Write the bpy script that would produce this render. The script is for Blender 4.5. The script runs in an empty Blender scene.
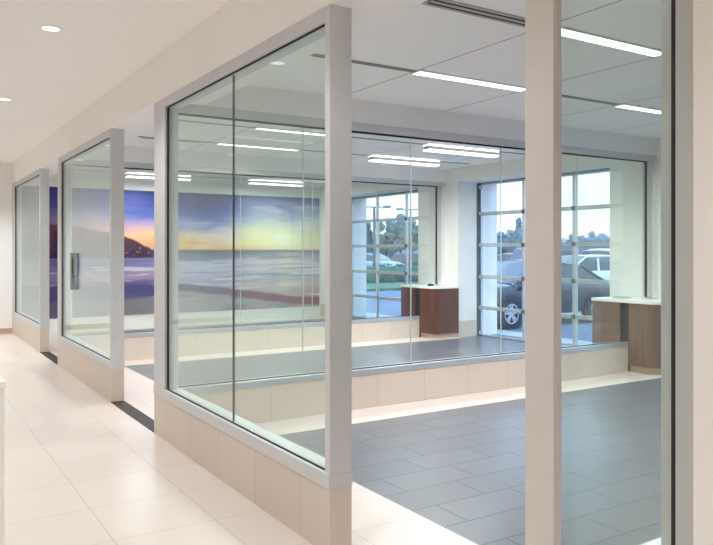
import bpy, bmesh, math, random
from mathutils import Vector, Matrix, noise
random.seed(7)
scn = bpy.context.scene
COL = scn.collection
PI = math.pi

# ------------------------------------------------------------------ colours and materials
def lin(c):
    return tuple((x/255/12.92 if x/255 <= .04045 else ((x/255+.055)/1.055)**2.4) for x in c) + (1.0,)

def mat(name, rgb, rough=.6, metal=0.0, spec=.5, var=.03, scale=6.0, bump=0.0, bscale=80.0, coat=0.0):
    m = bpy.data.materials.new(name); m.use_nodes = True
    nt = m.node_tree; N = nt.nodes; L = nt.links
    b = N['Principled BSDF']
    b.inputs['Roughness'].default_value = rough; b.inputs['Metallic'].default_value = metal
    b.inputs['Specular IOR Level'].default_value = spec; b.inputs['Coat Weight'].default_value = coat
    g = N.new('ShaderNodeNewGeometry')
    no = N.new('ShaderNodeTexNoise'); no.inputs['Scale'].default_value = scale; no.inputs['Detail'].default_value = 4
    L.new(g.outputs['Position'], no.inputs['Vector'])
    r = N.new('ShaderNodeValToRGB')
    c = lin(rgb)
    r.color_ramp.elements[0].color = tuple(x*(1-var*2) for x in c[:3])+(1,)
    r.color_ramp.elements[1].color = tuple(min(1, x*(1+var*2)) for x in c[:3])+(1,)
    r.color_ramp.elements[0].position = .3; r.color_ramp.elements[1].position = .7
    L.new(no.outputs['Fac'], r.inputs['Fac']); L.new(r.outputs['Color'], b.inputs['Base Color'])
    if bump:
        n2 = N.new('ShaderNodeTexNoise'); n2.inputs['Scale'].default_value = bscale
        L.new(g.outputs['Position'], n2.inputs['Vector'])
        bp = N.new('ShaderNodeBump'); bp.inputs['Strength'].default_value = bump; bp.inputs['Distance'].default_value = .01
        L.new(n2.outputs['Fac'], bp.inputs['Height']); L.new(bp.outputs['Normal'], b.inputs['Normal'])
    return m

def emis(name, rgb, strength):
    m = bpy.data.materials.new(name); m.use_nodes = True
    nt = m.node_tree; nt.nodes.clear()
    e = nt.nodes.new('ShaderNodeEmission'); e.inputs['Color'].default_value = lin(rgb); e.inputs['Strength'].default_value = strength
    o = nt.nodes.new('ShaderNodeOutputMaterial'); nt.links.new(e.outputs[0], o.inputs['Surface'])
    return m

def tiled(name, c1, c2, grout, w, h, ox, oy, rough, offset=0.0, mortar=.004, axes='xy', spec=.5, rvar=.0, cloud=.04):
    """tile grid worked out from the position on the real surface"""
    m = bpy.data.materials.new(name); m.use_nodes = True
    nt = m.node_tree; N = nt.nodes; L = nt.links
    b = N['Principled BSDF']; b.inputs['Specular IOR Level'].default_value = spec
    g = N.new('ShaderNodeNewGeometry'); s = N.new('ShaderNodeSeparateXYZ'); L.new(g.outputs['Position'], s.inputs[0])
    cb = N.new('ShaderNodeCombineXYZ')
    def add(o, v, d):
        a = N.new('ShaderNodeMath'); a.operation = 'ADD'; a.inputs[1].default_value = v
        L.new(o, a.inputs[0]); L.new(a.outputs[0], cb.inputs[d])
    if axes == 'xy': add(s.outputs[0], -ox, 0); add(s.outputs[1], -oy, 1)
    else:            # wall tiles: run along x+y (each wall follows one of them), rows up z
        a = N.new('ShaderNodeMath'); a.operation = 'ADD'; L.new(s.outputs[0], a.inputs[0]); L.new(s.outputs[1], a.inputs[1])
        add(a.outputs[0], -ox, 0); add(s.outputs[2], -oy, 1)
    br = N.new('ShaderNodeTexBrick')
    br.offset = offset; br.offset_frequency = 2; br.squash = 1.0
    br.inputs['Scale'].default_value = 1.0
    br.inputs['Brick Width'].default_value = w; br.inputs['Row Height'].default_value = h
    br.inputs['Mortar Size'].default_value = mortar; br.inputs['Mortar Smooth'].default_value = .1
    br.inputs['Bias'].default_value = 0.0
    br.inputs['Color1'].default_value = lin(c1); br.inputs['Color2'].default_value = lin(c2); br.inputs['Mortar'].default_value = lin(grout)
    L.new(cb.outputs[0], br.inputs['Vector'])
    no = N.new('ShaderNodeTexNoise'); no.inputs['Scale'].default_value = 2.2; no.inputs['Detail'].default_value = 6
    L.new(g.outputs['Position'], no.inputs['Vector'])
    mr = N.new('ShaderNodeMapRange'); mr.inputs['To Min'].default_value = 1-cloud; mr.inputs['To Max'].default_value = 1+cloud
    L.new(no.outputs['Fac'], mr.inputs['Value'])
    vm = N.new('ShaderNodeVectorMath'); vm.operation = 'SCALE'
    L.new(br.outputs['Color'], vm.inputs[0]); L.new(mr.outputs[0], vm.inputs['Scale'])
    L.new(vm.outputs[0], b.inputs['Base Color'])
    r2 = N.new('ShaderNodeMapRange'); r2.inputs['To Min'].default_value = rough; r2.inputs['To Max'].default_value = rough+rvar+.0001
    L.new(no.outputs['Fac'], r2.inputs['Value']); L.new(r2.outputs[0], b.inputs['Roughness'])
    bp = N.new('ShaderNodeBump'); bp.inputs['Strength'].default_value = .25; bp.inputs['Distance'].default_value = .003; bp.invert = True
    L.new(br.outputs['Fac'], bp.inputs['Height']); L.new(bp.outputs['Normal'], b.inputs['Normal'])
    return m

def glass(name, tint=(236, 246, 241), f0=.04, rough=0.0, haze=0.0):
    """sheet glass: clear transmission, Schlick reflection on either face"""
    m = bpy.data.materials.new(name); m.use_nodes = True
    nt = m.node_tree; N = nt.nodes; L = nt.links; N.clear()
    tr = N.new('ShaderNodeBsdfTransparent'); tr.inputs['Color'].default_value = lin(tint)
    gl = N.new('ShaderNodeBsdfGlossy'); gl.inputs['Roughness'].default_value = rough; gl.inputs['Color'].default_value = (.90, .97, .97, 1)
    lw = N.new('ShaderNodeLayerWeight'); lw.inputs['Blend'].default_value = .5
    p = N.new('ShaderNodeMath'); p.operation = 'POWER'; p.inputs[1].default_value = 5; L.new(lw.outputs['Facing'], p.inputs[0])
    k = N.new('ShaderNodeMath'); k.operation = 'MULTIPLY_ADD'; k.inputs[1].default_value = 1-f0; k.inputs[2].default_value = f0
    L.new(p.outputs[0], k.inputs[0])
    mx = N.new('ShaderNodeMixShader'); L.new(k.outputs[0], mx.inputs[0]); L.new(tr.outputs[0], mx.inputs[1]); L.new(gl.outputs[0], mx.inputs[2])
    out = N.new('ShaderNodeOutputMaterial')
    if haze:
        df = N.new('ShaderNodeBsdfDiffuse'); df.inputs['Color'].default_value = lin((206, 220, 222))  # pale diffuse veil put in for milky reflections on the glass
        m2 = N.new('ShaderNodeMixShader'); m2.inputs[0].default_value = haze
        L.new(mx.outputs[0], m2.inputs[1]); L.new(df.outputs[0], m2.inputs[2]); L.new(m2.outputs[0], out.inputs['Surface'])
    else:
        L.new(mx.outputs[0], out.inputs['Surface'])
    return m

def wood(name, c1, c2, rough=.35):
    m = bpy.data.materials.new(name); m.use_nodes = True
    nt = m.node_tree; N = nt.nodes; L = nt.links; b = N['Principled BSDF']; b.inputs['Roughness'].default_value = rough
    g = N.new('ShaderNodeNewGeometry'); mp = N.new('ShaderNodeMapping'); mp.inputs['Scale'].default_value = (14, 14, 1.1)
    L.new(g.outputs['Position'], mp.inputs['Vector'])
    no = N.new('ShaderNodeTexNoise'); no.inputs['Scale'].default_value = 2.0; no.inputs['Detail'].default_value = 8; no.inputs['Distortion'].default_value = .6
    L.new(mp.outputs[0], no.inputs['Vector'])
    r = N.new('ShaderNodeValToRGB'); r.color_ramp.elements[0].color = lin(c1); r.color_ramp.elements[1].color = lin(c2)
    r.color_ramp.elements[0].position = .35; r.color_ramp.elements[1].position = .68
    L.new(no.outputs['Fac'], r.inputs['Fac']); L.new(r.outputs['Color'], b.inputs['Base Color'])
    return m

def ceiling_tile(name, rgb, seam):
    """smooth ceiling boards, fine seams every 1.32 m across the bays"""
    m = bpy.data.materials.new(name); m.use_nodes = True
    nt = m.node_tree; N = nt.nodes; L = nt.links; b = N['Principled BSDF']; b.inputs['Roughness'].default_value = .8
    b.inputs['Specular IOR Level'].default_value = .2
    g = N.new('ShaderNodeNewGeometry'); s = N.new('ShaderNodeSeparateXYZ'); L.new(g.outputs['Position'], s.inputs[0])
    a = N.new('ShaderNodeMath'); a.operation = 'ADD'; a.inputs[1].default_value = 13.2-3.72; L.new(s.outputs[0], a.inputs[0])
    w = N.new('ShaderNodeMath'); w.operation = 'MODULO'; w.inputs[1].default_value = 1.32; L.new(a.outputs[0], w.inputs[0])
    c = N.new('ShaderNodeMath'); c.operation = 'LESS_THAN'; c.inputs[1].default_value = .014; L.new(w.outputs[0], c.inputs[0])
    mx = N.new('ShaderNodeMix'); mx.data_type = 'RGBA'; mx.inputs[6].default_value = lin(rgb); mx.inputs[7].default_value = lin(seam)
    L.new(c.outputs[0], mx.inputs[0]); L.new(mx.outputs[2], b.inputs['Base Color'])
    return m

M = {}
M['white_wall'] = mat('white_wall_paint', (242, 239, 236), .75, spec=.25, var=.008, scale=1.5)
M['grey_wall'] = mat('pale_grey_wall_paint', (206, 206, 204), .75, spec=.25, var=.008, scale=1.5)
M['near_wall'] = mat('near_wall_paint', (226, 223, 217), .75, spec=.25, var=.008, scale=1.5)
M['cream_wall'] = mat('cream_wall_paint', (236, 235, 230), .75, spec=.25, var=.008, scale=1.5)
M['corridor_ceiling'] = mat('corridor_ceiling_paint', (246, 242, 239), .85, spec=.15, var=.006, scale=1.0)
M['bay_ceiling'] = ceiling_tile('bay_ceiling_boards', (244, 242, 241), (166, 146, 142))
M['ext_wall'] = mat('outside_render', (236, 238, 240), .8, spec=.2, var=.01)
M['tile'] = tiled('cream_floor_tile', (218, 207, 199), (215, 203, 194), (190, 180, 172), .59, .59, 1.02, 4.11, .28, mortar=.0035, cloud=.02)
M['dark_tile'] = tiled('slate_floor_tile', (104, 107, 114), (97, 100, 107), (62, 64, 70), .62, .31, 2.868, 2.98, .25, offset=.33, mortar=.006, rvar=.10, cloud=.09)
M['plinth_tile'] = tiled('plinth_tile', (210, 196, 183), (206, 191, 178), (173, 160, 150), .605, .60, .10, -.13, .4, mortar=.003, axes='wall', rvar=.1)
M['alu'] = mat('anodised_frame', (203, 203, 204), .45, metal=.12, var=.01)
M['alu_warm'] = mat('anodised_frame_warm', (203, 198, 193), .5, metal=.08, var=.01)
M['alu_grey'] = mat('anodised_frame_grey', (176, 177, 173), .5, metal=.08, var=.01)
M['alu_bright'] = mat('aluminium_rail', (196, 200, 204), .35, metal=.55, var=.01)
M['gasket'] = mat('black_rubber_seal', (24, 28, 27), .6, var=.02)
M['joint'] = mat('dark_silicone_seal', (58, 66, 64), .4, var=.02)
M['seal'] = mat('clear_silicone_seal', (120, 132, 128), .3, var=.02)
M['pale_seal'] = mat('pale_silicone_seal', (196, 208, 206), .3, var=.02)
M['glass'] = glass('partition_glass', (251, 254, 252))
M['tint_glass'] = glass('corridor_glass', (247, 252, 249), haze=.018)
M['door_glass'] = glass('door_glass', (252, 254, 255))
M['grout_dark'] = mat('dark_metal_track', (52, 44, 40), .5, metal=.3, var=.04)
M['base_tan'] = mat('tan_base_tile', (186, 166, 142), .45, var=.02)
M['walnut'] = wood('walnut_veneer', (74, 40, 30), (112, 62, 46), .28)
M['walnut_pale'] = wood('walnut_veneer_pale', (110, 82, 68), (128, 98, 82), .3)  # paler brown veneer of the nearer counter
M['counter_top'] = mat('white_solid_surface', (240, 238, 232), .3, var=.006)
M['steel'] = mat('brushed_plate', (150, 150, 147), .4, metal=.6, var=.05, scale=30)
M['steel_dark'] = mat('dark_lock', (62, 62, 62), .45, metal=.5, var=.05, scale=30)
M['white_plastic'] = mat('white_laminate', (236, 236, 232), .35, var=.005)
M['groove'] = mat('ceiling_groove', (132, 130, 128), .8, var=.01)
M['frame_grey'] = mat('diffuser_frame_paint', (176, 172, 168), .6, var=.01)
M['slot'] = mat('diffuser_slot', (48, 46, 45), .8, var=.02)
M['strip_emit'] = emis('strip_lamp', (252, 251, 250), 4.0)
M['band_emit'] = emis('strip_band', (252, 251, 250), 3.5)
M['spot_emit'] = emis('downlight_lamp', (255, 252, 248), 3.2)
M['asphalt'] = mat('asphalt', (112, 120, 136), .9, var=.06, scale=3, bump=.3, bscale=40)
M['concrete'] = mat('kerb_concrete', (176, 178, 182), .85, var=.05, scale=4)
M['grass'] = mat('lawn', (86, 118, 84), .95, var=.22, scale=5, bump=.8, bscale=30)
M['leaf'] = mat('leaves_teal', (84, 124, 130), .8, var=.25, scale=3)
M['leaf2'] = mat('leaves_green', (92, 130, 124), .8, var=.25, scale=3)
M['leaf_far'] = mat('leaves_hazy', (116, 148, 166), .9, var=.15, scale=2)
M['hedge'] = mat('hedge_leaves', (72, 108, 78), .85, var=.3, scale=4)
M['bark'] = mat('bark', (88, 80, 76), .9, var=.15, scale=10)
M['pole'] = mat('painted_pole', (96, 104, 112), .5, metal=.3, var=.03)
M['lamp_head'] = mat('lamp_head', (120, 128, 134), .5, metal=.3, var=.03)
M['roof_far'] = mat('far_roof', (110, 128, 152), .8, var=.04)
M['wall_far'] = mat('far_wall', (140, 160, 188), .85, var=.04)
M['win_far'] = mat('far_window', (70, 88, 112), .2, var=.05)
M['tyre'] = mat('tyre', (30, 32, 36), .8, var=.05)
M['rim'] = mat('alloy_rim', (206, 212, 220), .3, metal=.5, var=.02)
M['carglass'] = mat('car_window', (38, 48, 60), .08, spec=.8, var=.05)
M['trim_black'] = mat('car_trim', (26, 28, 33), .5, var=.03)
M['headlight'] = mat('headlight_lens', (222, 232, 242), .12, var=.02)
M['taillight'] = mat('tail_lens', (150, 40, 44), .2, var=.02)
for n, c in {'dark': (24, 29, 40), 'blue': (62, 86, 128), 'white': (228, 232, 238), 'silver': (168, 178, 190), 'red': (138, 70, 78), 'grey': (104, 116, 132)}.items():
    M['paint_'+n] = mat('car_paint_'+n, c, .3, metal=.1, var=.01, coat=.3)

# ------------------------------------------------------------------ mesh helpers
class MB:
    def __init__(s): s.bm = bmesh.new()
    def box(s, x0, x1, y0, y1, z0, z1):
        v = [s.bm.verts.new(p) for p in ((x0,y0,z0),(x1,y0,z0),(x1,y1,z0),(x0,y1,z0),(x0,y0,z1),(x1,y0,z1),(x1,y1,z1),(x0,y1,z1))]
        for f in ((3,2,1,0),(4,5,6,7),(0,1,5,4),(1,2,6,5),(2,3,7,6),(3,0,4,7)): s.bm.faces.new([v[i] for i in f])
        return s
    def prism(s, pts, z0, z1, axis='z'):
        def P(a, b, c):
            return {'z': (a, b, c), 'y': (a, c, b), 'x': (c, a, b)}[axis]
        lo = [s.bm.verts.new(P(a, b, z0)) for a, b in pts]; hi = [s.bm.verts.new(P(a, b, z1)) for a, b in pts]
        n = len(pts)
        s.bm.faces.new(lo[::-1]); s.bm.faces.new(hi)
        for i in range(n): s.bm.faces.new((lo[i], lo[(i+1)%n], hi[(i+1)%n], hi[i]))
        return s
    def cyl(s, c, r, h, axis='z', seg=24, r2=None):
        r2 = r if r2 is None else r2
        def P(a, b, d):
            x, y, z = c
            return {'z': (x+a, y+b, z+d), 'y': (x+a, y+d, z+b), 'x': (x+d, y+a, z+b)}[axis]
        lo = [s.bm.verts.new(P(r*math.cos(t), r*math.sin(t), -h/2)) for t in [2*PI*i/seg for i in range(seg)]]
        hi = [s.bm.verts.new(P(r2*math.cos(t), r2*math.sin(t), h/2)) for t in [2*PI*i/seg for i in range(seg)]]
        s.bm.faces.new(lo[::-1]); s.bm.faces.new(hi)
        for i in range(seg): s.bm.faces.new((lo[i], lo[(i+1)%seg], hi[(i+1)%seg], hi[i]))
        return s
    def ring(s, c, r_out, r_in, h, axis='z', seg=32):
        def P(a, b, d):
            x, y, z = c
            return {'z': (x+a, y+b, z+d), 'y': (x+a, y+d, z+b), 'x': (x+d, y+a, z+b)}[axis]
        L = []
        for r, d in ((r_out, -h/2), (r_out, h/2), (r_in, h/2), (r_in, -h/2)):
            L.append([s.bm.verts.new(P(r*math.cos(t), r*math.sin(t), d)) for t in [2*PI*i/seg for i in range(seg)]])
        for k in range(4):
            A, B = L[k], L[(k+1) % 4]
            for i in range(seg): s.bm.faces.new((A[i], A[(i+1)%seg], B[(i+1)%seg], B[i]))
        return s
    def loft(s, secs, cap=True):
        R = [[s.bm.verts.new(p) for p in sec] for sec in secs]; n = len(R[0])
        for a, b in zip(R, R[1:]):
            for i in range(n): s.bm.faces.new((a[i], a[(i+1)%n], b[(i+1)%n], b[i]))
        if cap: s.bm.faces.new(R[0][::-1]); s.bm.faces.new(R[-1])
        return s
    def leaves(s, c, rx, ry, rz, n, size):
        for _ in range(n):
            t = random.uniform(0, 2*PI); z = random.uniform(-1, 1); q = math.sqrt(1-z*z); k = random.uniform(.72, 1.08)
            p = Vector((c[0]+rx*k*q*math.cos(t), c[1]+ry*k*q*math.sin(t), c[2]+rz*k*z))
            a = Vector((random.uniform(-1,1), random.uniform(-1,1), random.uniform(-1,1))).normalized()
            b = a.orthogonal().normalized(); sz = size*random.uniform(.6, 1.3)
            v = [s.bm.verts.new(p+a*sz), s.bm.verts.new(p+b*sz*.5), s.bm.verts.new(p-a*sz), s.bm.verts.new(p-b*sz*.5)]
            s.bm.faces.new(v)
        return s
    def blob(s, c, rx, ry, rz, sub=3, amp=.18, fr=1.6):
        r = bmesh.ops.create_icosphere(s.bm, subdivisions=sub, radius=1.0)
        off = Vector((random.uniform(0, 99), random.uniform(0, 99), 0))
        for v in r['verts']:
            d = 1+amp*noise.noise(v.co*fr*1.5+off)+amp*.5*noise.noise(v.co*fr*4+off)
            v.co = Vector((c[0]+v.co.x*rx*d, c[1]+v.co.y*ry*d, c[2]+v.co.z*rz*d))
        return s
    def build(s, name, m, parent=None, bevel=0.0, smooth=False, label=None, kind=None):
        bmesh.ops.recalc_face_normals(s.bm, faces=s.bm.faces[:])
        me = bpy.data.meshes.new(name); s.bm.to_mesh(me); s.bm.free()
        if smooth:
            for p in me.polygons: p.use_smooth = True
        o = bpy.data.objects.new(name, me); COL.objects.link(o); me.materials.append(m)
        if parent is not None: o.parent = parent
        if bevel:
            b = o.modifiers.new('bevel', 'BEVEL'); b.width = bevel; b.segments = 2; b.limit_method = 'ANGLE'
        if label: o['label'] = label
        if kind: o['kind'] = kind
        return o

def thing(name, label, cat, loc=(0, 0, 0), rz=0.0, group=None):
    o = bpy.data.objects.new(name, None); COL.objects.link(o); o.empty_display_size = .1
    o.location = loc; o.rotation_euler = (0, 0, rz); o['label'] = label; o['category'] = cat
    if group: o['group'] = group
    return o
def tag(o, label, cat, group=None):
    o['label'] = label; o['category'] = cat
    if group: o['group'] = group
    return o
def dup(root, loc, rz=None, label=None):
    r = root.copy(); COL.objects.link(r); r.location = loc
    if rz is not None: r.rotation_euler = (0, 0, rz)
    if label: r['label'] = label
    for ch in list(root.children):
        c = ch.copy(); COL.objects.link(c); c.parent = r
        for g in list(ch.children):
            e = g.copy(); COL.objects.link(e); e.parent = c
    return r
def struct(name, mb, m, bevel=0.0, parent=None):
    return mb.build(name, m, parent, bevel, kind='structure')

# ------------------------------------------------------------------ main dimensions (metres)
XP, XQ = 1.92, 2.057           # corridor partitions: outer and inner face
XW = 8.78                      # inside face of the outer wall piers
XD = 9.30                      # plane of the overhead glass doors
XO = 9.745                     # outside face of the outer wall
YE = 15.5                      # far end wall
ZC, ZB, ZS = 3.29, 3.12, 2.88  # corridor ceiling, bay ceiling, soffit
OPEN = [(2.40, 5.76), (6.985, 10.36), (11.58, 14.94)]
DARK = [(2.37, 5.70), (6.87, 10.25), (11.45, 14.90)]
ZH = 2.87

# ------------------------------------------------------------------ setting: floor, walls, ceilings
def floor():
    bm = bmesh.new()
    def quad(x0, x1, y0, y1, mi):
        f = bm.faces.new([bm.verts.new(p) for p in ((x0,y0,0),(x1,y0,0),(x1,y1,0),(x0,y1,0))]); f.material_index = mi
    quad(-2.6, 2.68, -4, YE, 0)
    y = -4
    for a, b in DARK:
        quad(2.68, XW, y, a, 0); quad(2.68, XW, a, b, 1); y = b
    quad(2.68, XW, y, YE, 0)
    for a, b in OPEN: quad(XW, XO, a, b, 1)
    me = bpy.data.meshes.new('floor'); bm.to_mesh(me); bm.free()
    o = bpy.data.objects.new('floor', me); COL.objects.link(o); me.materials.append(M['tile']); me.materials.append(M['dark_tile'])
    o['kind'] = 'structure'
floor()
struct('wall_corridor_end', MB().box(-2.6, XP, YE, YE+.15, 0, ZC+.1), M['white_wall'])
struct('wall_bay_end', MB().box(XP, XO, YE, YE+.15, 0, ZC+.1), M['cream_wall'])
struct('wall_left', MB().box(-2.75, -2.6, -4, YE+.15, 0, ZC+.1), M['grey_wall'])
struct('wall_back', MB().box(-2.75, XO, -4.15, -4, 0, ZC+.1), M['white_wall'])
struct('wall_right', MB().box(XP, XQ, -4, 1.241, 0, ZC), M['near_wall'])
w = MB(); y = -4
for a, b in OPEN:
    w.box(XW, XO, y, a, 0, ZC+.1); w.box(XW, XO, a, b, ZH, ZC+.1); y = b
w.box(XW, XO, y, YE+.15, 0, ZC+.1)
struct('wall_outer', w, M['cream_wall'])
struct('ceiling_corridor', MB().box(-2.6, XP, -4, YE, ZC, ZC+.1), M['corridor_ceiling'])
struct('ceiling_bays', MB().box(2.32, XW, -4, YE, ZB, ZB+.1), M['bay_ceiling'])
struct('ceiling_bulkhead', MB().box(XP, 2.32, -4, YE, 2.89, ZC+.1), M['corridor_ceiling'])
CROSS = [1.76, 6.20, 10.73]
for i, y in enumerate(CROSS):
    struct('ceiling_beam_%d' % (i+1), MB().box(2.32, XW, y, y+.14, 2.89, ZB), M['white_wall'])
b = MB().box(-2.6, XP-.002, YE-.015, YE, 0, .1)
struct('baseboard_end', b, M['base_tan'])
b = MB()
y = 1.9
for a, c in ((5.76, 6.16), (6.40, 6.985), (10.36, 10.70), (10.93, 11.58), (14.94, YE)):
    b.box(XW-.012, XW, a, c, 0, .30)
for a, c in ((5.76, 6.985), (10.36, 11.58)):
    b.box(XW, XD-.1, a-.012, a, 0, .30)
struct('baseboard_outer', b, M['plinth_tile'])
for i, y in enumerate(CROSS):
    struct('trim_%d' % (i+10), MB().box(XW-.085, XW, y, y+.14, .95, 2.81), M['cream_wall'])
# dark floor tracks in the doorways of the corridor partitions
for i, (a, c) in enumerate(((6.352, 7.86), (10.842, 12.306))):
    struct('trim_%d' % (i+1), MB().box(XP, XQ, a, c, 0, .006), M['grout_dark'])
# recessed dark lines in the bay ceilings that the lamps sit in
LINES = [3.50, 4.96, 8.29, 9.75, 14.4]
for i, y in enumerate(LINES):
    struct('trim_%d' % (i+3), MB().box(2.72, 8.5, y-.035, y+.035, ZB-.004, ZB), M['groove'])

# ------------------------------------------------------------------ corridor glass partitions
def corridor_partition(y0, y1, joints, label, near_post=.05, far_post=.30, lock=False):
    t = thing('glass_partition', label, 'partition', (XP, y0, 0))
    def at(mb, name, m, **k):
        o = mb.build(name, m, None, **k); o.parent = t; o.location = (-XP, -y0, 0); return o
    at(MB().box(XP, XQ, y0, y1, 0, .345), 'plinth', M['plinth_tile'], bevel=.003, label='beige tiled plinth')
    at(MB().box(XP-.006, XQ+.006, y0, y1, .345, .425), 'sill', M['alu'], bevel=.004)
    at(MB().box(XP, XQ, y0, y0+near_post, .425, 2.89), 'post', M['alu'], bevel=.003)
    at(MB().box(XP, XQ-.03, y1-far_post, y1, .425, 2.89), 'post', M['alu'], bevel=.003)
    at(MB().box(XP, XQ, y0+near_post, y1-far_post, 2.81, 2.89), 'top_rail', M['alu'], bevel=.003)
    a, b = y0+near_post, y1-far_post
    g = MB().box(XP+.018, XP+.027, a, b, .425, .433).box(XP+.018, XP+.027, a, b, 2.800, 2.81)
    g.box(XP+.018, XP+.027, b-.035, b, .433, 2.800).box(XP+.018, XP+.027, a, a+.012, .433, 2.800)
    at(g, 'gasket', M['gasket'], label='black rubber glazing gasket')
    ys = [a+.02]+joints+[b-.035]
    for p, q in zip(ys, ys[1:]):
        at(MB().box(XP+.028, XP+.040, p+.004, q-.004, .433, 2.798), 'glass_pane', M['tint_glass'])
    for j in joints:
        at(MB().box(XP+.027, XP+.041, j-.002, j+.002, .433, 2.798), 'joint_seal', M['joint'])
    if lock:
        p = at(MB().box(XP-.022, XP+.027, 9.80, 9.88, 1.10, 1.57), 'lock_box', M['steel'], bevel=.004, label='grey metal lock box with a dark pull')
        q = MB().box(XP-.018, XP-.003, 9.77, 9.80, 1.30, 1.50).cyl((XP+.004, 9.79, 1.27), .012, .02, 'y', 16).build('pull_handle', M['steel_dark'], None, bevel=.003)
        q.parent = p
    return t
corridor_partition(3.296, 6.352, [4.655], 'nearest large corridor glass partition with one dark vertical joint, on tiled plinth')
corridor_partition(7.862, 10.842, [], 'middle corridor glass partition with grey metal lock box, between the two dark floor tracks', far_post=.225, lock=True)
corridor_partition(12.306, YE-.005, [], 'farthest corridor glass partition on tiled plinth, ending at the white end wall', far_post=.25)

# partition at the near edge: slim post, glass, stile, jamb
t = thing('glass_sidelight', 'tall glass sidelight framed by a broad pale post and a jamb at the cream wall', 'glass panel', (XP, 1.25, 0))
def at(mb, name, m, **k):
    o = mb.build(name, m, None, **k); o.parent = t; o.location = (-XP, -1.25, 0); return o
at(MB().box(XP, XQ, 1.241, 1.76, 0, .345), 'plinth', M['plinth_tile'], bevel=.003)
at(MB().box(XP, XQ, 1.298, 1.76, .345, .425), 'sill', M['alu_warm'], bevel=.003)
at(MB().box(XP, XP+.042, 1.762, 1.897, 0, 2.89), 'post', M['alu_warm'], bevel=.003, label='broad pale post')
at(MB().box(XP, XQ, 1.241, 1.298, .345, 2.89), 'jamb', M['alu_grey'], bevel=.003)
at(MB().box(XP+.002, XP+.05, 1.298, 1.312, .425, 2.81), 'gasket', M['gasket'], label='black rubber gasket')
at(MB().box(XP+.061, XP+.069, 1.345, 1.388, .425, 2.81), 'stile', M['alu'], bevel=.003)
at(MB().box(XP, XQ, 1.298, 1.762, 2.81, 2.89), 'top_rail', M['alu_warm'], bevel=.003)
at(MB().box(XP+.050, XP+.060, 1.312, 1.762, .425, 2.81), 'glass_pane', M['glass'])

# ------------------------------------------------------------------ glass partitions across the bays
def cross_partition(y0, label, x_start=XQ):
    t = thing('glass_partition', label, 'partition', (x_start, y0, 0))
    def at(mb, name, m, par=None, **k):
        o = mb.build(name, m, None, **k); o.parent = t; o.location = (-x_start, -y0, 0); return o
    y1 = y0+.14; xe = 8.164
    at(MB().box(x_start, xe, y0, y1, 0, .335), 'plinth', M['plinth_tile'], bevel=.003, label='beige tiled plinth')
    at(MB().box(x_start, xe, y0-.006, y1+.006, .335, .395), 'sill', M['alu_bright'], bevel=.003)
    at(MB().box(x_start, XW-.002, y0, y1, 2.811, 2.89), 'top_rail', M['alu'], bevel=.003)
    if y0 > 5: at(MB().box(x_start, x_start+.03, y0, y1, .395, 2.81), 'post', M['alu'], bevel=.003)
    at(MB().box(XW-.165, XW-.085, y0+.02, y1-.02, .97, 2.81), 'post', M['alu'], bevel=.003)
    gk = MB().box(x_start+.03, XW-.07, y0+.045, y0+.075, 2.795, 2.81).box(x_start+.03, xe, y0+.045, y0+.075, .395, .402)
    gk.box(XW-.178, XW-.165, y0+.045, y0+.075, .97, 2.795)
    at(gk, 'gasket', M['gasket'], label='black rubber glazing gasket')
    xs = [x_start+.03]+[2.048+1.30*k for k in range(1, 5)]+[XW-.178]
    for p, q in zip(xs, xs[1:]):
        if q < 8.1: mb = MB().box(p+.003, q-.003, y0+.054, y0+.066, .402, 2.795)
        else: mb = MB().prism([(p+.003, .402), (xe-.01, .402), (xe-.01, .97), (q, .97), (q, 2.795), (p+.003, 2.795)], y0+.054, y0+.066, 'y')
        at(mb, 'glass_pane', M['glass'])
    for x in xs[1:-1]:
        at(MB().box(x-.003, x+.003, y0+.053, y0+.067, .402, 2.795), 'joint_seal', M['pale_seal'] if y0 > 5 else M['seal'])
    return t
cross_partition(1.76, 'glass partition across the bays nearest the camera, meeting the broad pale post', x_start=XP+.044)
cross_partition(6.20, 'glass partition with tiled plinth at the far side of the nearest slate floor')
cross_partition(10.73, 'farthest glass partition across the bays, in front of the mural')

# ------------------------------------------------------------------ service counters at the partition ends
def counter(y0, label, body):
    t = thing('service_counter', label, 'counter', (8.4, y0+.07, 0))
    def shape(inset, near):
        x0, x1 = 8.17+inset, XW-.014
        if near: ya, yb = y0-.002, y0-.40+inset
        else: ya, yb = y0+.142, y0+.62-inset
        pts = [(x1, ya), (x0, ya)]
        r = .14 if near else .05; s = 1 if yb < ya else -1
        cx, cy = x0+r, yb+s*r
        for k in range(13):
            a = PI/2*k/12; pts.append((cx-r*math.cos(a), cy-s*r*math.sin(a)))
        pts.append((x1, yb)); return pts
    def at(mb, name, m, **k):
        o = mb.build(name, m, None, **k); o.parent = t; o.location = (-8.4, -y0-.07, 0); return o
    at(MB().prism(shape(.03, True), 0, .09), 'toe_kick', M['base_tan'], label='pale recessed toe kick')
    at(MB().prism(shape(0, True), .09, .905), 'cabinet_body', body)
    at(MB().prism(shape(.03, False), 0, .09), 'toe_kick', M['base_tan'])
    at(MB().prism(shape(0, False), .09, .905), 'cabinet_body', body)
    at(MB().box(8.195, XW-.014, y0-.001, y0+.141, 0, .905), 'gap_shade', M['trim_black'])  # dark block standing in for the shade in the gap between cabinets
    n, f = shape(-.008, True), shape(-.008, False)
    poly = n[1:]+f[1:][::-1]
    at(MB().prism(poly, .905, .945), 'countertop', M['counter_top'], bevel=.004, label='white countertop')
    return t
counter(6.20, 'brown wood service counter with white top at the end of the nearest glass partition', M['walnut_pale'])
counter(10.73, 'dark reddish wood service counter with white top at the end of the farther glass partition', M['walnut'])
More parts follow.
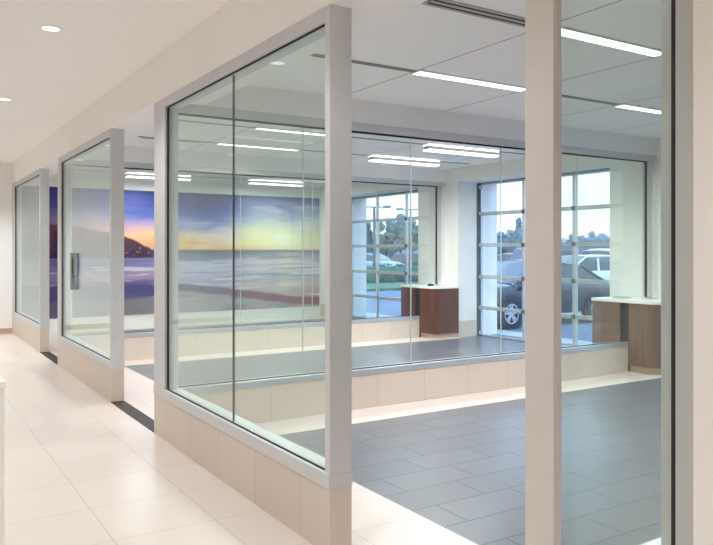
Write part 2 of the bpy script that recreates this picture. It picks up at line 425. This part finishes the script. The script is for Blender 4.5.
# small things lying on the two tops
t = thing('leaflet_tray', 'small flat grey tray lying on the nearer white countertop', 'tray', (8.42, 6.50, .945), .1)
MB().box(-.11, .11, -.075, .075, 0, .006).build('tray_base', M['alu'], t, bevel=.002)
MB().box(-.11, .11, -.075, -.069, .006, .02).box(-.11, .11, .069, .075, .006, .02).box(-.11, -.104, -.069, .069, .006, .02).box(.104, .11, -.069, .069, .006, .02).build('tray_rim', M['alu'], t)
t = thing('card_holder', 'small pale card holder on the farther white countertop', 'card holder', (8.55, 10.55, .945), -.6)
MB().box(-.06, .06, -.03, .03, 0, .01).build('holder_base', M['alu'], t, bevel=.002)
MB().prism([(-.02, .01), (.012, .01), (.022, .055), (.012, .055)], -.055, .055, 'x').build('holder_back', M['alu'], t)
t = thing('tape_dispenser', 'small dark low dispenser on the farther white countertop beside the partition post', 'dispenser', (8.36, 10.64, .945), .3)
MB().prism([(-.07, 0), (.07, 0), (.07, .018), (.02, .045), (-.04, .045), (-.07, .02)], -.025, .025, 'y').build('dispenser_body', M['steel_dark'], t, bevel=.003)
MB().cyl((-.01, 0, .05), .026, .03, 'y', 20).build('tape_roll', M['pale_seal'], t)

# ------------------------------------------------------------------ overhead sectional glass doors
def overhead_door(n, y0, y1):
    root = bpy.data.objects.new('door_%d' % n, None); COL.objects.link(root); root['kind'] = 'structure'; root.location = (XD, y0, 0)
    def at(mb, name, m, par=None, **k):
        o = mb.build(name, m, None, **k); o.parent = root; o.location = (-XD, -y0, 0); return o
    zs = [0.0, .527, 1.106, 1.703, 2.285, 2.86]
    w = (y1-y0)/3
    for k in range(5):
        a, b = zs[k], zs[k+1]
        r = MB().box(XD, XD+.05, y0, y1, a+.003, a+.032).box(XD, XD+.05, y0, y1, b-.032, b-.003)
        for j in range(4):
            c = y0+j*w
            lo, hi = (c, c+.035) if j == 0 else ((c-.035, c) if j == 3 else (c-.022, c+.022))
            r.box(XD, XD+.05, lo, hi, a+.032, b-.032)
        at(r, 'door_section', M['alu_bright'])
        for j in range(3):
            at(MB().box(XD+.02, XD+.03, y0+j*w+.02, y0+(j+1)*w-.02, a+.03, b-.03), 'door_pane', M['door_glass'])
    at(MB().box(XD-.012, XD, y1-.04, y1, 0, 2.86).box(XD-.07, XD-.012, y1-.012, y1, 0, 2.86), 'door_track', M['pole'])
    at(MB().box(XD-.012, XD, y0, y0+.04, 0, 2.86).box(XD-.07, XD-.012, y0, y0+.012, 0, 2.86), 'door_track', M['pole'])
    at(MB().box(XD, XD+.05, y0, y1, 2.86, 2.872), 'top_seal', M['gasket'])
    for z in zs[1:5]+[.06, 2.78]:
        for yy in (y1-.055, y0+.055):
            at(MB().cyl((XD-.035, yy, z), .03, .022, 'y', 14).box(XD-.02, XD, yy-.03, yy+.03, z-.05, z+.05), 'roller', M['alu_bright'])
        if z not in (.06, 2.78):
            h = MB()
            for j in (1, 2): h.box(XD-.012, XD, y0+j*w-.035, y0+j*w+.035, z-.035, z+.035)
            at(h, 'hinge', M['pole'])
    # bottom rubber seal
    at(MB().box(XD+.005, XD+.045, y0, y1, 0, .003), 'bottom_seal', M['gasket'])
for i, (a, b) in enumerate(OPEN): overhead_door(i+1, a, b)

# ------------------------------------------------------------------ lamps and air diffusers in the ceiling
def strip_lamp(label, x, y, ghost_band=False, length=1.27):
    t = thing('strip_downlight', label, 'ceiling light', (x, y, ZB))
    w = .07 if ghost_band else .058
    L = length/2
    if ghost_band:
        MB().box(-L, L, -w+.012, w-.012, -.066, 0).build('housing', M['frame_grey'], t)
        for z in (-.092, -.022): MB().box(-L, L, -w, w, z, z+.022).build('lamp_diffuser', M['band_emit'], t)  # second glowing band imitates the strip's ghost image in the glass
        ld = bpy.data.lights.new('strip_beam', 'AREA'); ld.shape = 'RECTANGLE'; ld.size = length; ld.size_y = 2*w; ld.energy = 52; ld.color = (.98, .985, 1); ld.spread = math.radians(180 if y > 14 else 158)
        lo = bpy.data.objects.new('strip_beam', ld); COL.objects.link(lo); lo.location = (x, y, ZB-.094)
    else:
        h = MB().box(-L-.012, L+.012, -w-.015, -w, -.012, 0).box(-L-.012, L+.012, w, w+.015, -.012, 0).box(-L-.012, -L, -w, w, -.012, 0).box(L, L+.012, -w, w, -.012, 0)
        h.build('housing', M['white_plastic'], t)
        MB().box(-L, L, -w, w, -.009, -.001).build('lamp_diffuser', M['strip_emit'], t)
        ld = bpy.data.lights.new('strip_beam', 'AREA'); ld.shape = 'RECTANGLE'; ld.size = length; ld.size_y = 2*w; ld.energy = 52; ld.color = (.98, .985, 1); ld.spread = math.radians(158)
        lo = bpy.data.objects.new('strip_beam', ld); COL.objects.link(lo); lo.location = (x, y, ZB-.014)
    return t
strip_lamp('bright strip light close to the slotted air diffuser above the nearest slate floor', 4.33, 3.50, length=1.33)
strip_lamp('bright strip light over the nearest slate floor, in line with the farther dark ceiling groove', 4.375, 4.96)
strip_lamp('bright strip light over the nearest slate floor, in the farther groove toward the glass doors', 7.015, 4.96)
strip_lamp('higher of the two single strip lights seen through the jointed corridor glass', 4.42, 8.29)
strip_lamp('lower of the two single strip lights seen through the jointed corridor glass', 4.50, 9.78)
strip_lamp('strip light of the middle bay with an added ghost-image band, nearer of the pair by the outer wall', 7.10, 8.29, True, 1.34)
strip_lamp('strip light of the middle bay with an added ghost-image band, farther of the pair by the outer wall', 7.10, 9.72, True, 1.34)
strip_lamp('strip light with an added ghost-image band in front of the mural above its pier end', 4.45, 14.4, True)
strip_lamp('strip light with an added ghost-image band in front of the mural above its sun glow', 7.05, 14.4, True)

def downlight(label, x, y, group=None):
    t = thing('downlight', label, 'ceiling light', (x, y, ZC), 0, group)
    MB().ring((0, 0, -.004), .080, .064, .008).build('trim_ring', M['white_plastic'], t)
    MB().cyl((0, 0, -.002), .065, .003, 'z', 32).build('lamp_lens', M['spot_emit'], t)
    ld = bpy.data.lights.new('downlight_beam', 'SPOT'); ld.energy = 190 if y > 14 else 112; ld.spot_size = math.radians(125); ld.spot_blend = .6
    ld.shadow_soft_size = .06; ld.color = (.975, .995, 1)
    lo = bpy.data.objects.new('downlight_beam', ld); COL.objects.link(lo); lo.location = (x, y, ZC-.02)
    return t
downlight('round downlight in the corridor ceiling, nearer and larger of the two', 1.0, 5.92)
downlight('round downlight in the corridor ceiling, farther one cut by the picture edge', 1.03, 8.97)
downlight('round downlight far down the corridor ceiling near the end wall', 1.0, 12.0)
for x, y in ((1.0, 2.87), (1.0, -.2), (-1.1, -.2), (-1.1, 2.87), (-1.1, 5.92), (-1.1, 8.97), (-1.1, 12.0), (1.0, 14.2), (-.5, 14.2), (.3, -1.7), (-1.3, -1.7), (1.0, -3.2), (-1.0, -3.2)):  # lamps added out of view to brighten corridor, post faces and end wall
    downlight('added round downlight in the corridor ceiling, out of view', x, y, 'added corridor downlights out of view')

def air_diffuser(label, x0, x1, y):
    t = thing('air_diffuser', label, 'air vent', ((x0+x1)/2, y, ZB)); L = (x1-x0)/2
    MB().box(-L, L, -.068, -.042, -.008, 0).box(-L, L, -.016, .016, -.008, 0).box(-L, L, .042, .068, -.008, 0).box(-L, -L+.02, -.042, .042, -.008, 0).box(L-.02, L, -.042, .042, -.008, 0).build('diffuser_frame', M['frame_grey'], t)
    for s in (-1, 1): MB().box(-L+.02, L-.02, min(s*.016, s*.042), max(s*.016, s*.042), -.006, -.001).build('air_slot', M['slot'], t)
air_diffuser('slotted dark air diffuser in the ceiling above the nearest slate floor', 2.73, 3.62, 3.50)
air_diffuser('small slotted air diffuser in the middle bay ceiling, above the first dark floor track', 2.80, 3.62, 9.78)

# ------------------------------------------------------------------ mural of a beach at sunset on the far wall
def mix(a, b, t):
    t = max(0, min(1, t)); return tuple(x+(y-x)*t for x, y in zip(a, b))
def ramp(stops, t):
    if t <= stops[0][0]: return stops[0][1]
    for (a, ca), (b, cb) in zip(stops, stops[1:]):
        if t <= b: return mix(ca, cb, (t-a)/(b-a))
    return stops[-1][1]
def sm(a, b, x):
    t = max(0, min(1, (x-a)/(b-a))); return t*t*(3-2*t)
def nz(x, z, sx, sz, o=0): return noise.fractal(Vector((x*sx+o, z*sz, o*.7)), 1.0, 2.0, 4)
def mural_colour(x, z):
    hz = 1.62
    if z > hz:
        h = (z-hz)/1.25
        w = nz(x, z, .7, 2.4, 3)*.16+nz(x, z, 2.2, 7, 9)*.06
        A = ramp([(0, (232, 176, 140)), (.18, (240, 190, 150)), (.34, (214, 168, 178)), (.5, (150, 140, 188)), (.66, (92, 104, 176)), (1, (58, 66, 142))], h+w)
        B = ramp([(0, (232, 150, 84)), (.10, (236, 184, 112)), (.22, (216, 184, 160)), (.36, (140, 148, 192)), (.56, (52, 76, 164)), (1, (34, 42, 118))], h+w)
        Cc = ramp([(0, (236, 206, 150)), (.15, (244, 226, 160)), (.32, (216, 214, 176)), (.52, (176, 184, 204)), (.75, (134, 146, 188)), (1, (98, 110, 164))], h+w)
        c = mix(A, B, sm(4.2, 5.4, x)); c = mix(c, Cc, sm(5.8, 7.2, x))
        cl = nz(x, z, .9, 4.5, 14); c = mix(c, (232, 210, 222), .55*sm(.05, .5, cl)*sm(4.8, 6.0, x)*(1-sm(.75, 1, h)))
        g = math.exp(-(((x-7.75)/.75)**2+((z-1.86)/.34)**2)); c = mix(c, (255, 247, 190), .98*g)
        g = math.exp(-(((x-7.75)/.28)**2+((z-1.86)/.2)**2)); c = mix(c, (255, 255, 232), .8*g)
    else:
        d = hz-z; w = nz(x, z, .8, 5, 5)*.10+nz(x, z, 3, 18, 1)*.03
        A = ramp([(0, (96, 88, 150)), (.12, (136, 126, 172)), (.30, (122, 118, 170)), (.5, (170, 150, 182)), (.62, (176, 146, 172)), (.72, (112, 106, 160)), (1.0, (94, 86, 140))], d+w)
        B = ramp([(0, (78, 86, 112)), (.1, (92, 104, 134)), (.22, (104, 116, 160)), (.30, (184, 182, 216)), (.5, (192, 186, 222)), (.62, (176, 174, 214)), (1.0, (162, 156, 200))], d+w)
        Cc = ramp([(0, (122, 118, 136)), (.1, (146, 142, 164)), (.2, (160, 154, 178)), (.30, (210, 200, 214)), (.5, (216, 198, 210)), (.66, (182, 174, 204)), (.8, (214, 186, 190)), (1.1, (180, 150, 160))], d+w)
        c = mix(A, B, sm(4.5, 5.3, x)); c = mix(c, Cc, sm(6.0, 7.2, x))
        f = nz(x, z, 1.1, 20, 2); c = mix(c, (238, 232, 234), .7*sm(.15, .5, f)*sm(.25, .4, d))
        g = math.exp(-((x-7.85-.1*nz(x, z, 1, 9, 4))/.33)**2)*sm(0, .1, d); c = mix(c, (250, 232, 170), .6*g*(.6+.6*nz(x, z, 2, 24, 8)))
        ln = nz(x, z, .6, 34, 21); c = mix(c, (110, 112, 148), .45*sm(.12, .45, ln)*sm(.0, .03, d)*(1-sm(.55, .8, d))*sm(4.9, 5.6, x))
        top = .90-.40*sm(4.9, 8.8, x)+.02*nz(x, z, 2, 1, 6)
        th = .30-.14*sm(4.2, 5.3, x)+.02*sm(6, 8.6, x)
        band = mix(mix((88, 82, 136), (92, 78, 124), sm(4.2, 5.4, x)), (136, 58, 84), sm(5.6, 7.6, x))
        sand = mix(mix((128, 120, 132), (168, 158, 170), sm(4.2, 5.4, x)), (176, 156, 164), sm(6, 8, x))
        if z < top: c = mix(c, band, sm(top, top-.05, z))
        if z < top-th: c = mix(c, mix(sand, (110, 104, 120), .5*sm(0, .5, nz(x, z, 1, 14, 7))), sm(top-th, top-th-.05, z))
    # headland and pier along the shore
    pz = ramp([(2.0, (2.16,)), (3.1, (2.12,)), (3.9, (1.93,)), (4.2, (1.86,)), (4.75, (1.60,))], x)[0]+.03*nz(x, 0, 5, 1, 2)
    if x < 4.8 and 1.45 < z < pz:
        dk = mix((58, 34, 66), (120, 62, 58), sm(1.5, 2.1, z)+.3*nz(x, z, 6, 6, 1))
        pil = .5+.5*math.sin(x*26)
        if z < pz-.14 and x < 3.95: dk = mix(dk, (44, 28, 62), .55*sm(.3, .8, pil))
        li = noise.noise(Vector((x*17, z*17, 3)))
        if z < 1.68: dk = mix(dk, (236, 164, 84), .7*sm(.2, .5, li))
        c = mix(c, dk, .95*sm(pz, pz-.04, z)*sm(4.8, 4.55, x))
    if x < 2.9: c = mix(c, (34, 24, 62), .35)
    return c
def mural():
    x0, x1, z0, z1 = 2.08, 8.735, .245, 2.868
    nx, nz_ = 360, 150
    vs, fs, cs = [], [], []
    for j in range(nz_+1):
        for i in range(nx+1):
            x = x0+(x1-x0)*i/nx; z = z0+(z1-z0)*j/nz_
            vs.append((x-5.4, -.012, z-1.55)); cs.append(lin(mural_colour(x, z)))
    for j in range(nz_):
        for i in range(nx):
            a = j*(nx+1)+i; fs.append((a, a+1, a+nx+2, a+nx+1))
    me = bpy.data.meshes.new('mural_print'); me.from_pydata(vs, [], fs)
    at_ = me.color_attributes.new('paint', 'FLOAT_COLOR', 'POINT')
    at_.data.foreach_set('color', [k for c in cs for k in c])
    m = bpy.data.materials.new('mural_print'); m.use_nodes = True
    nt = m.node_tree; b = nt.nodes['Principled BSDF']; b.inputs['Roughness'].default_value = .5; b.inputs['Specular IOR Level'].default_value = .3
    a = nt.nodes.new('ShaderNodeAttribute'); a.attribute_name = 'paint'; nt.links.new(a.outputs['Color'], b.inputs['Base Color'])
    me.materials.append(m)
    t = thing('wall_mural', 'wide printed mural of a beach at sunset with a long pier, on the far wall', 'mural', (5.4, YE, 1.55))
    o = bpy.data.objects.new('printed_sheet', me); COL.objects.link(o); o.parent = t
    MB().box(x0-5.4, x1-5.4, -.0115, -.001, z0-1.55, z1-1.55).build('backing_board', M['white_plastic'], t)
mural()

# ------------------------------------------------------------------ white counter end beside the corridor
t = thing('white_counter', 'white laminate counter end standing on the corridor floor at the picture edge', 'counter', (-.1, 3.55, 0))
MB().box(-.48, .49, -.165, .16, .08, 1.02).build('counter_body', M['white_plastic'], t, bevel=.004)
MB().box(-.46, .45, -.12, .14, 0, .08).build('counter_base', M['alu'], t)
MB().box(-.50, .496, -.17, .19, 1.02, 1.05).build('counter_slab', M['counter_top'], t, bevel=.004)

# ------------------------------------------------------------------ outside: paving, lawn, planting, cars
struct('ground_asphalt', MB().box(XO, 240, -60, 240, -.25, -.05), M['asphalt'])
struct('ground_apron', MB().box(XO-.001, XO+.7, -4, YE+4, -.2, -.02), M['concrete'])

def wheel(parent, x, y, r, side, detail):
    tw = MB().ring((x, y, r), r, r*.66, .2, 'y', 36).build('tyre', M['tyre'], parent, smooth=False)
    rm = MB().ring((0, 0, 0), r*.68, r*.58, .17, 'y', 36).cyl((0, side*.055, 0), r*.16, .05, 'y', 18)
    for k in range(5):
        a = 2*PI*k/5+.3
        for da in (-.17, .17):
            p0 = Vector((math.cos(a+da*2)*r*.12, 0, math.sin(a+da*2)*r*.12)); p1 = Vector((math.cos(a+da)*r*.62, 0, math.sin(a+da)*r*.62))
            dv = (p1-p0).normalized(); n = Vector((-dv.z, 0, dv.x))*r*.055
            q = [p0+n, p0-n, p1-n, p1+n]
            lo = [rm.bm.verts.new((v.x, side*.05, v.z)) for v in q]; hi = [rm.bm.verts.new((v.x, side*.08, v.z)) for v in q]
            rm.bm.faces.new(lo); rm.bm.faces.new(hi)
            for i in range(4): rm.bm.faces.new((lo[i], lo[(i+1)%4], hi[(i+1)%4], hi[i]))
    o = rm.build('rim', M['rim'], tw); o.location = (x, y, r)
    d = MB().cyl((x, y-side*.03, r), r*.6, .05, 'y', 28).build('brake_disc', M['trim_black'], tw)
    return tw

CARS = {
 'sedan': dict(L=4.5, W=1.78, r=.325, wb=(-1.33, 1.33), belt=.90,
   low=[(-2.25,.42,.66),(-2.18,.30,.88),(-1.9,.24,.95),(-1.2,.22,.98),(0,.20,.96),(1.0,.22,.95),(1.7,.24,.90),(2.1,.28,.80),(2.25,.38,.62)],
   cab=[(-1.75,.95,.0),(-1.05,1.32,.0),(-.3,1.43,0),(.35,1.40,0),(1.15,.95,0)]),
 'suv': dict(L=4.6, W=1.86, r=.37, wb=(-1.36, 1.36), belt=1.08,
   low=[(-2.3,.45,.95),(-2.24,.34,1.05),(-1.9,.30,1.10),(-1.0,.28,1.12),(0,.26,1.10),(1.0,.28,1.08),(1.7,.30,1.05),(2.15,.34,.96),(2.3,.44,.78)],
   cab=[(-2.2,1.10,0),(-1.95,1.62,0),(-1.0,1.74,0),(.2,1.70,0),(1.15,1.10,0)]),
 'wagon': dict(L=4.6, W=1.8, r=.33, wb=(-1.38, 1.38), belt=.92,
   low=[(-2.3,.42,.80),(-2.22,.30,.92),(-1.9,.24,.96),(-1.0,.22,.97),(0,.20,.96),(1.0,.22,.94),(1.7,.24,.90),(2.15,.28,.80),(2.3,.38,.62)],
   cab=[(-2.15,.96,0),(-1.85,1.36,0),(-1.0,1.47,0),(.2,1.45,0),(1.1,.96,0)]),
}
def car(kind, paint, label, loc, rz):
    """nose along local +x"""
    P = CARS[kind]; W = P['W']/2; r = P['r']
    t = thing('car', label, 'car', loc, rz)
    # body with rounded shoulders and tucked-in ends
    secs = []
    for x, zb, zt in P['low']:
        e = abs(x)/(P['L']/2); w = W*(1-.20*max(0, (e-.72)/.28)**2)
        zm = zb+(zt-zb)*.55
        secs.append([(x,-w*.93,zb),(x,-w,zb+.1),(x,-w*1.0,zm),(x,-w*.97,zt-.05),(x,-w*.86,zt),(x,0,zt+.025),(x,w*.86,zt),(x,w*.97,zt-.05),(x,w*1.0,zm),(x,w,zb+.1),(x,w*.93,zb)])
    body = MB().loft(secs).build('body', M['paint_'+paint], t, smooth=True)
    b = body.modifiers.new('sub', 'SUBSURF'); b.levels = 1; b.render_levels = 1
    # cabin: glass house with painted roof and pillars
    cab = P['cab']; zb = P['belt']-.04
    def ring(x, zt, k=1.0):
        h = (zt-zb); wt = W*(.93-.17*h/.65)*k; wb = W*.93*k
        return [(x,-wb,zb),(x,-wt,zt-.03),(x,-wt*.85,zt),(x,0,zt+.02),(x,wt*.85,zt),(x,wt,zt-.03),(x,wb,zb)]
    MB().loft([ring(x, zt, .99) for x, zt, _ in cab]).build('window', M['carglass'], t, smooth=False)
    rf = MB()
    top = [c for c in cab[1:-1]]
    rr = []
    for x, zt, _ in top:
        h = zt-zb; wt = W*(.93-.17*h/.65)+.008
        rr.append([(x,-wt,zt-.055),(x,-wt*.86,zt+.006),(x,0,zt+.03),(x,wt*.86,zt+.006),(x,wt,zt-.055),(x,0,zt-.02)])
    rf.loft(rr)
    for s in (-1, 1):      # pillars follow the slope of the glass
        for (xa, za), (xb, zb2) in (((cab[0][0], cab[0][1]-.02), (cab[1][0], cab[1][1])), ((cab[-1][0], cab[-1][1]-.02), (cab[-2][0], cab[-2][1])), ((-.25, zb), (-.32, 1.40 if kind != 'suv' else 1.70))):
            ha, hb = za-zb, zb2-zb
            wa, wb_ = W*(.93-.17*ha/.65)+.006, W*(.93-.17*hb/.65)+.008
            pts = [(xa-.05, s*wa, za), (xa+.05, s*wa, za), (xb+.04, s*wb_, zb2-.02), (xb-.04, s*wb_, zb2-.02)]
            o_ = [rf.bm.verts.new(p) for p in pts]; i_ = [rf.bm.verts.new((p[0], p[1]-s*.05, p[2])) for p in pts]
            rf.bm.faces.new(o_); rf.bm.faces.new(i_)
            for i in range(4): rf.bm.faces.new((o_[i], o_[(i+1)%4], i_[(i+1)%4], i_[i]))
    rf.build('roof', M['paint_'+paint], t)
    for wx in P['wb']:
        for s in (-1, 1):
            MB().cyl((wx, s*(W-.05), r+.01), r*1.16, .125, 'y', 32).build('wheel_arch', M['trim_black'], t)
            wheel(t, wx, s*(W-.06), r, s, True)
    zl = P['low'][-2][2]
    for s in (-1, 1):
        MB().box(P['L']/2-.22, P['L']/2-.07, min(s*W*.5, s*W*.88), max(s*W*.5, s*W*.88), zl-.20, zl-.05).build('headlight', M['headlight'], t, bevel=.02)
        MB().box(-P['L']/2+.03, -P['L']/2+.18, min(s*W*.6, s*W*.86), max(s*W*.6, s*W*.86), P['low'][0][2]-.06, P['low'][0][2]+.07).build('tail_light', M['taillight'], t, bevel=.02)
        MB().box(.78, .95, min(s*W*.93, s*(W+.16)), max(s*W*.93, s*(W+.16)), zb+.02, zb+.15).build('mirror', M['paint_'+paint], t, bevel=.03)
        MB().box(-.05, .12, s*W-.012, s*W+.022, P['belt']-.19, P['belt']-.16).build('door_handle', M['trim_black'], t)
    MB().box(P['L']/2-.14, P['L']/2+.0, -W*.42, W*.42, zl-.24, zl-.08).build('grille', M['trim_black'], t, bevel=.01)
    MB().box(P['L']/2-.12, P['L']/2+.03, -W*.74, W*.74, .34, .46).build('bumper', M['trim_black'], t, bevel=.02)
    MB().box(-P['L']/2-.03, -P['L']/2+.12, -W*.74, W*.74, .40, .52).build('bumper', M['trim_black'], t, bevel=.02)
    return t
GZ = -.05
car('sedan', 'dark', 'dark car parked nose toward the nearer glass door with a bright spoked alloy wheel', (12.22, 12.05, GZ), PI)
car('suv', 'blue', 'blue sport utility vehicle behind the dark car, headlights facing the glass door', (24.3, 23.7, GZ), -PI*.755)
car('wagon', 'white', 'white estate car with dark windows parked beyond the dark car', (21.3, 18.4, GZ), PI-.12)
car('suv', 'grey', 'grey vehicle parked far behind the white estate car', (31.5, 25.0, GZ), .3)
# far row across the road, seen through the farther glass door
far = [('suv', 'white', 24.5, 43.5, .4), ('sedan', 'silver', 28.0, 42.2, .4), ('wagon', 'dark', 31.2, 40.8, .4), ('suv', 'silver', 34.0, 39.6, .4), ('sedan', 'red', 37.0, 38.0, .4)]
for (k, p, x, y, rz), lb in zip(far, ('white high vehicle in the far row across the lawn, next to the nearer lamp post', 'silver low car in the far row across the lawn',
      'dark estate car in the far row across the lawn', 'silver high vehicle in the far row across the lawn under the trees', 'dull red low car at the far end of the row across the lawn')):
    car(k, p, lb, (x, y, GZ), rz-PI/2)

# lawn and hedge
g = MB().box(14, 40, 24.5, 34, -.06, .06)
o = g.build('lawn', M['grass'], None); o['kind'] = 'structure'
hd = MB()
for k in range(26):
    hd.blob((14.5+k*.95, 29.5-.02*k, .35), .75, .6, .5, 2, .25)
hd.leaves((26, 29.2, .5), 12.5, .75, .5, 2600, .10)
tag(hd.build('hedge', M['hedge'], None), 'low clipped green hedge on the lawn beyond the farther glass door', 'hedge')

# trees
def tree(label, loc, h, w, leaf, conifer=False, group='trees beyond the car park'):
    t = thing('tree', label, 'tree', loc, random.uniform(0, 6), group)
    tk = MB().cyl((0, 0, h*.22), .16, h*.44, 'z', 10, .10)
    tk.build('trunk', M['bark'], t)
    c = MB()
    if conifer:
        for k in range(7):
            f = k/7; c.blob((0, 0, h*(.14+.8*f)), w*(1-f)*.55+.12, w*(1-f)*.55+.12, h*.1, 2, .3)
            c.leaves((0, 0, h*(.14+.8*f)), w*(1-f)*.6+.15, w*(1-f)*.6+.15, h*.1, 90, .16)
    else:
        for k in range(9):
            a = random.uniform(0, 2*PI); rr = random.uniform(.1, .55)*w; z = h*random.uniform(.34, .84); q = random.uniform(.26, .42)*w
            c.blob((rr*math.cos(a), rr*math.sin(a), z), q, q, q*.8, 2, .35)
            c.leaves((rr*math.cos(a), rr*math.sin(a), z), q*1.15, q*1.15, q*.95, 170, .17)
        c.blob((0, 0, h*.88), w*.3, w*.3, h*.1, 2, .35)
    c.build('crown', leaf, t)
    return t
def along(u, D, S=.53456, Cc=.84513, f=729.):     # a spot D metres ahead, in the direction of a bearing
    k = (u-356.5)/f
    return (D*(S+k*Cc), D*(Cc-k*S))
TREES = [(367, 58, 4.2, 1.1), (378, 66, 4.5, 1.2), (391, 58, 4.3, 1.2), (401, 67, 5.2, 1.5), (412, 58, 4.4, 1.25), (427, 66, 4.8, 1.2), (354, 64, 4.2, 1.0)]
LB = ['slim leafy tree beyond the far cars, beside the nearer lamp post', 'leafy tree beyond the far cars, just past the lamp post', 'full leafy tree beyond the middle of the far car row',
      'tallest full leafy tree beyond the far cars', 'leafy tree beyond the far cars, near the wall pier', 'leafy tree mostly hidden behind the wall pier', 'leafy tree mostly hidden by the corridor post']
for (u, D, h, w), lb in zip(TREES, LB):
    x, y = along(u, D); tree(lb, (x, y, GZ), h, w, M['leaf'] if u % 2 else M['leaf2'])
for (u, D, h, w, cf), lb in zip([(501, 64, 3.4, 1.2, False), (511, 72, 3.8, 1.5, False), (519, 64, 4.9, .9, True), (527, 81, 4.2, 1.8, False), (541, 74, 4.2, 1.8, False)],
      ['rounded hazy tree behind the blue vehicle, next to the white outer pier', 'broad hazy tree behind the blue vehicle', 'pointed conifer rising above the blue vehicle', 'hazy tree beside the pointed conifer', 'hazy tree hidden behind the broad pale post']):
    x, y = along(u, D); tree(lb, (x, y, GZ), h, w, M['leaf'], cf)
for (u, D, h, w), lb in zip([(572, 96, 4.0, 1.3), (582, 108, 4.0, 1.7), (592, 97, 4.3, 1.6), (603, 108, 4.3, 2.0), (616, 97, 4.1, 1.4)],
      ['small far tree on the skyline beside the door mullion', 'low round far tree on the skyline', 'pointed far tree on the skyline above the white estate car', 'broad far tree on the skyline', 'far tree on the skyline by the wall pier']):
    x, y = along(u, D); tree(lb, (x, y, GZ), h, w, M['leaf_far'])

# low wooded rise closing the view far off
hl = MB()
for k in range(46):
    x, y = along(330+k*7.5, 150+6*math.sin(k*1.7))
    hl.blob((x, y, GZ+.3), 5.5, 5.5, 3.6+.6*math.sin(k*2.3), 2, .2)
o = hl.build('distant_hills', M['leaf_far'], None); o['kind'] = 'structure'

# low building and lamp posts
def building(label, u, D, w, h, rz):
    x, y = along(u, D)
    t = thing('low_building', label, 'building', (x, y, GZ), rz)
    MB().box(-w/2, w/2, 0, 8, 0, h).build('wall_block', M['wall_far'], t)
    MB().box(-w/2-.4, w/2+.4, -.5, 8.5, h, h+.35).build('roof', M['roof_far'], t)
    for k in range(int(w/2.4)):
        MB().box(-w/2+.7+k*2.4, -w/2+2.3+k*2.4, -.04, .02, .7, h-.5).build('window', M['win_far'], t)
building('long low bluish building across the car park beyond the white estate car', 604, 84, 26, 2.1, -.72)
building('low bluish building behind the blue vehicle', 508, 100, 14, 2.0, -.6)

def lamp_post(label, u, D, h):
    x, y = along(u, D)
    t = thing('street_lamp', label, 'street lamp', (x, y, GZ), -.5)
    MB().cyl((0, 0, h/2), .10, h, 'z', 12, .07).build('pole', M['pole'], t)
    MB().box(-.75, .75, -.03, .03, h-.06, h).build('arm', M['pole'], t)
    for s in (-1, 1): MB().box(min(s*.55, s*1.0), max(s*.55, s*1.0), -.14, .14, h-.08, h+.06).build('lamp_head', M['lamp_head'], t, bevel=.02)
    MB().cyl((0, 0, .25), .2, .5, 'z', 14).build('footing', M['concrete'], t)
lamp_post('thin grey lamp post with two heads rising among the trees, nearer the corridor', 374.5, 44, 4.3)
lamp_post('thin grey lamp post with two heads rising above the tallest trees', 411, 50, 4.5)

# ------------------------------------------------------------------ sky
wd = bpy.data.worlds.new('dusk_sky'); scn.world = wd; wd.use_nodes = True
nt = wd.node_tree; N = nt.nodes; L = nt.links
bg = N['Background']; bg.inputs['Strength'].default_value = 2.0
tc = N.new('ShaderNodeTexCoord'); s = N.new('ShaderNodeSeparateXYZ'); L.new(tc.outputs['Generated'], s.inputs[0])
no = N.new('ShaderNodeTexNoise'); no.inputs['Scale'].default_value = 3.0; no.inputs['Detail'].default_value = 5
mp = N.new('ShaderNodeMapping'); mp.inputs['Scale'].default_value = (1, 1, 5); L.new(tc.outputs['Generated'], mp.inputs['Vector']); L.new(mp.outputs[0], no.inputs['Vector'])
a = N.new('ShaderNodeMath'); a.operation = 'MULTIPLY_ADD'; a.inputs[1].default_value = .08; L.new(no.outputs['Fac'], a.inputs[0]); L.new(s.outputs[2], a.inputs[2])
r = N.new('ShaderNodeValToRGB'); e = r.color_ramp.elements
e[0].position = .0; e[0].color = lin((232, 214, 218)); e[1].position = 1; e[1].color = lin((150, 190, 250))
for p, c in ((.06, (238, 224, 226)), (.10, (226, 230, 244)), (.18, (232, 238, 250)), (.4, (190, 215, 250))):
    q = e.new(p); q.color = lin(c)
for k in range(len(e)):
    if e[k].position >= .35: e[k].color = tuple(v*2.2 for v in e[k].color[:3])+(1,)
L.new(a.outputs[0], r.inputs['Fac']); L.new(r.outputs['Color'], bg.inputs['Color'])

# ------------------------------------------------------------------ camera and colour
cd = bpy.data.cameras.new('camera'); cam = bpy.data.objects.new('camera', cd); COL.objects.link(cam)
cam.location = (0, 0, 1.6); cam.rotation_euler = (PI/2, 0, -math.atan(461.5/729))
cd.sensor_width = 36; cd.lens = 36*729/713; cd.shift_y = -22/713; cd.clip_start = .05; cd.clip_end = 400
scn.camera = cam
scn.view_settings.view_transform = 'Standard'
scn.view_settings.exposure = 0.0
scn.cycles.transparent_max_bounces = 40
scn.cycles.max_bounces = 14; scn.cycles.diffuse_bounces = 6; scn.cycles.glossy_bounces = 6
scn.cycles.sample_clamp_indirect = 6
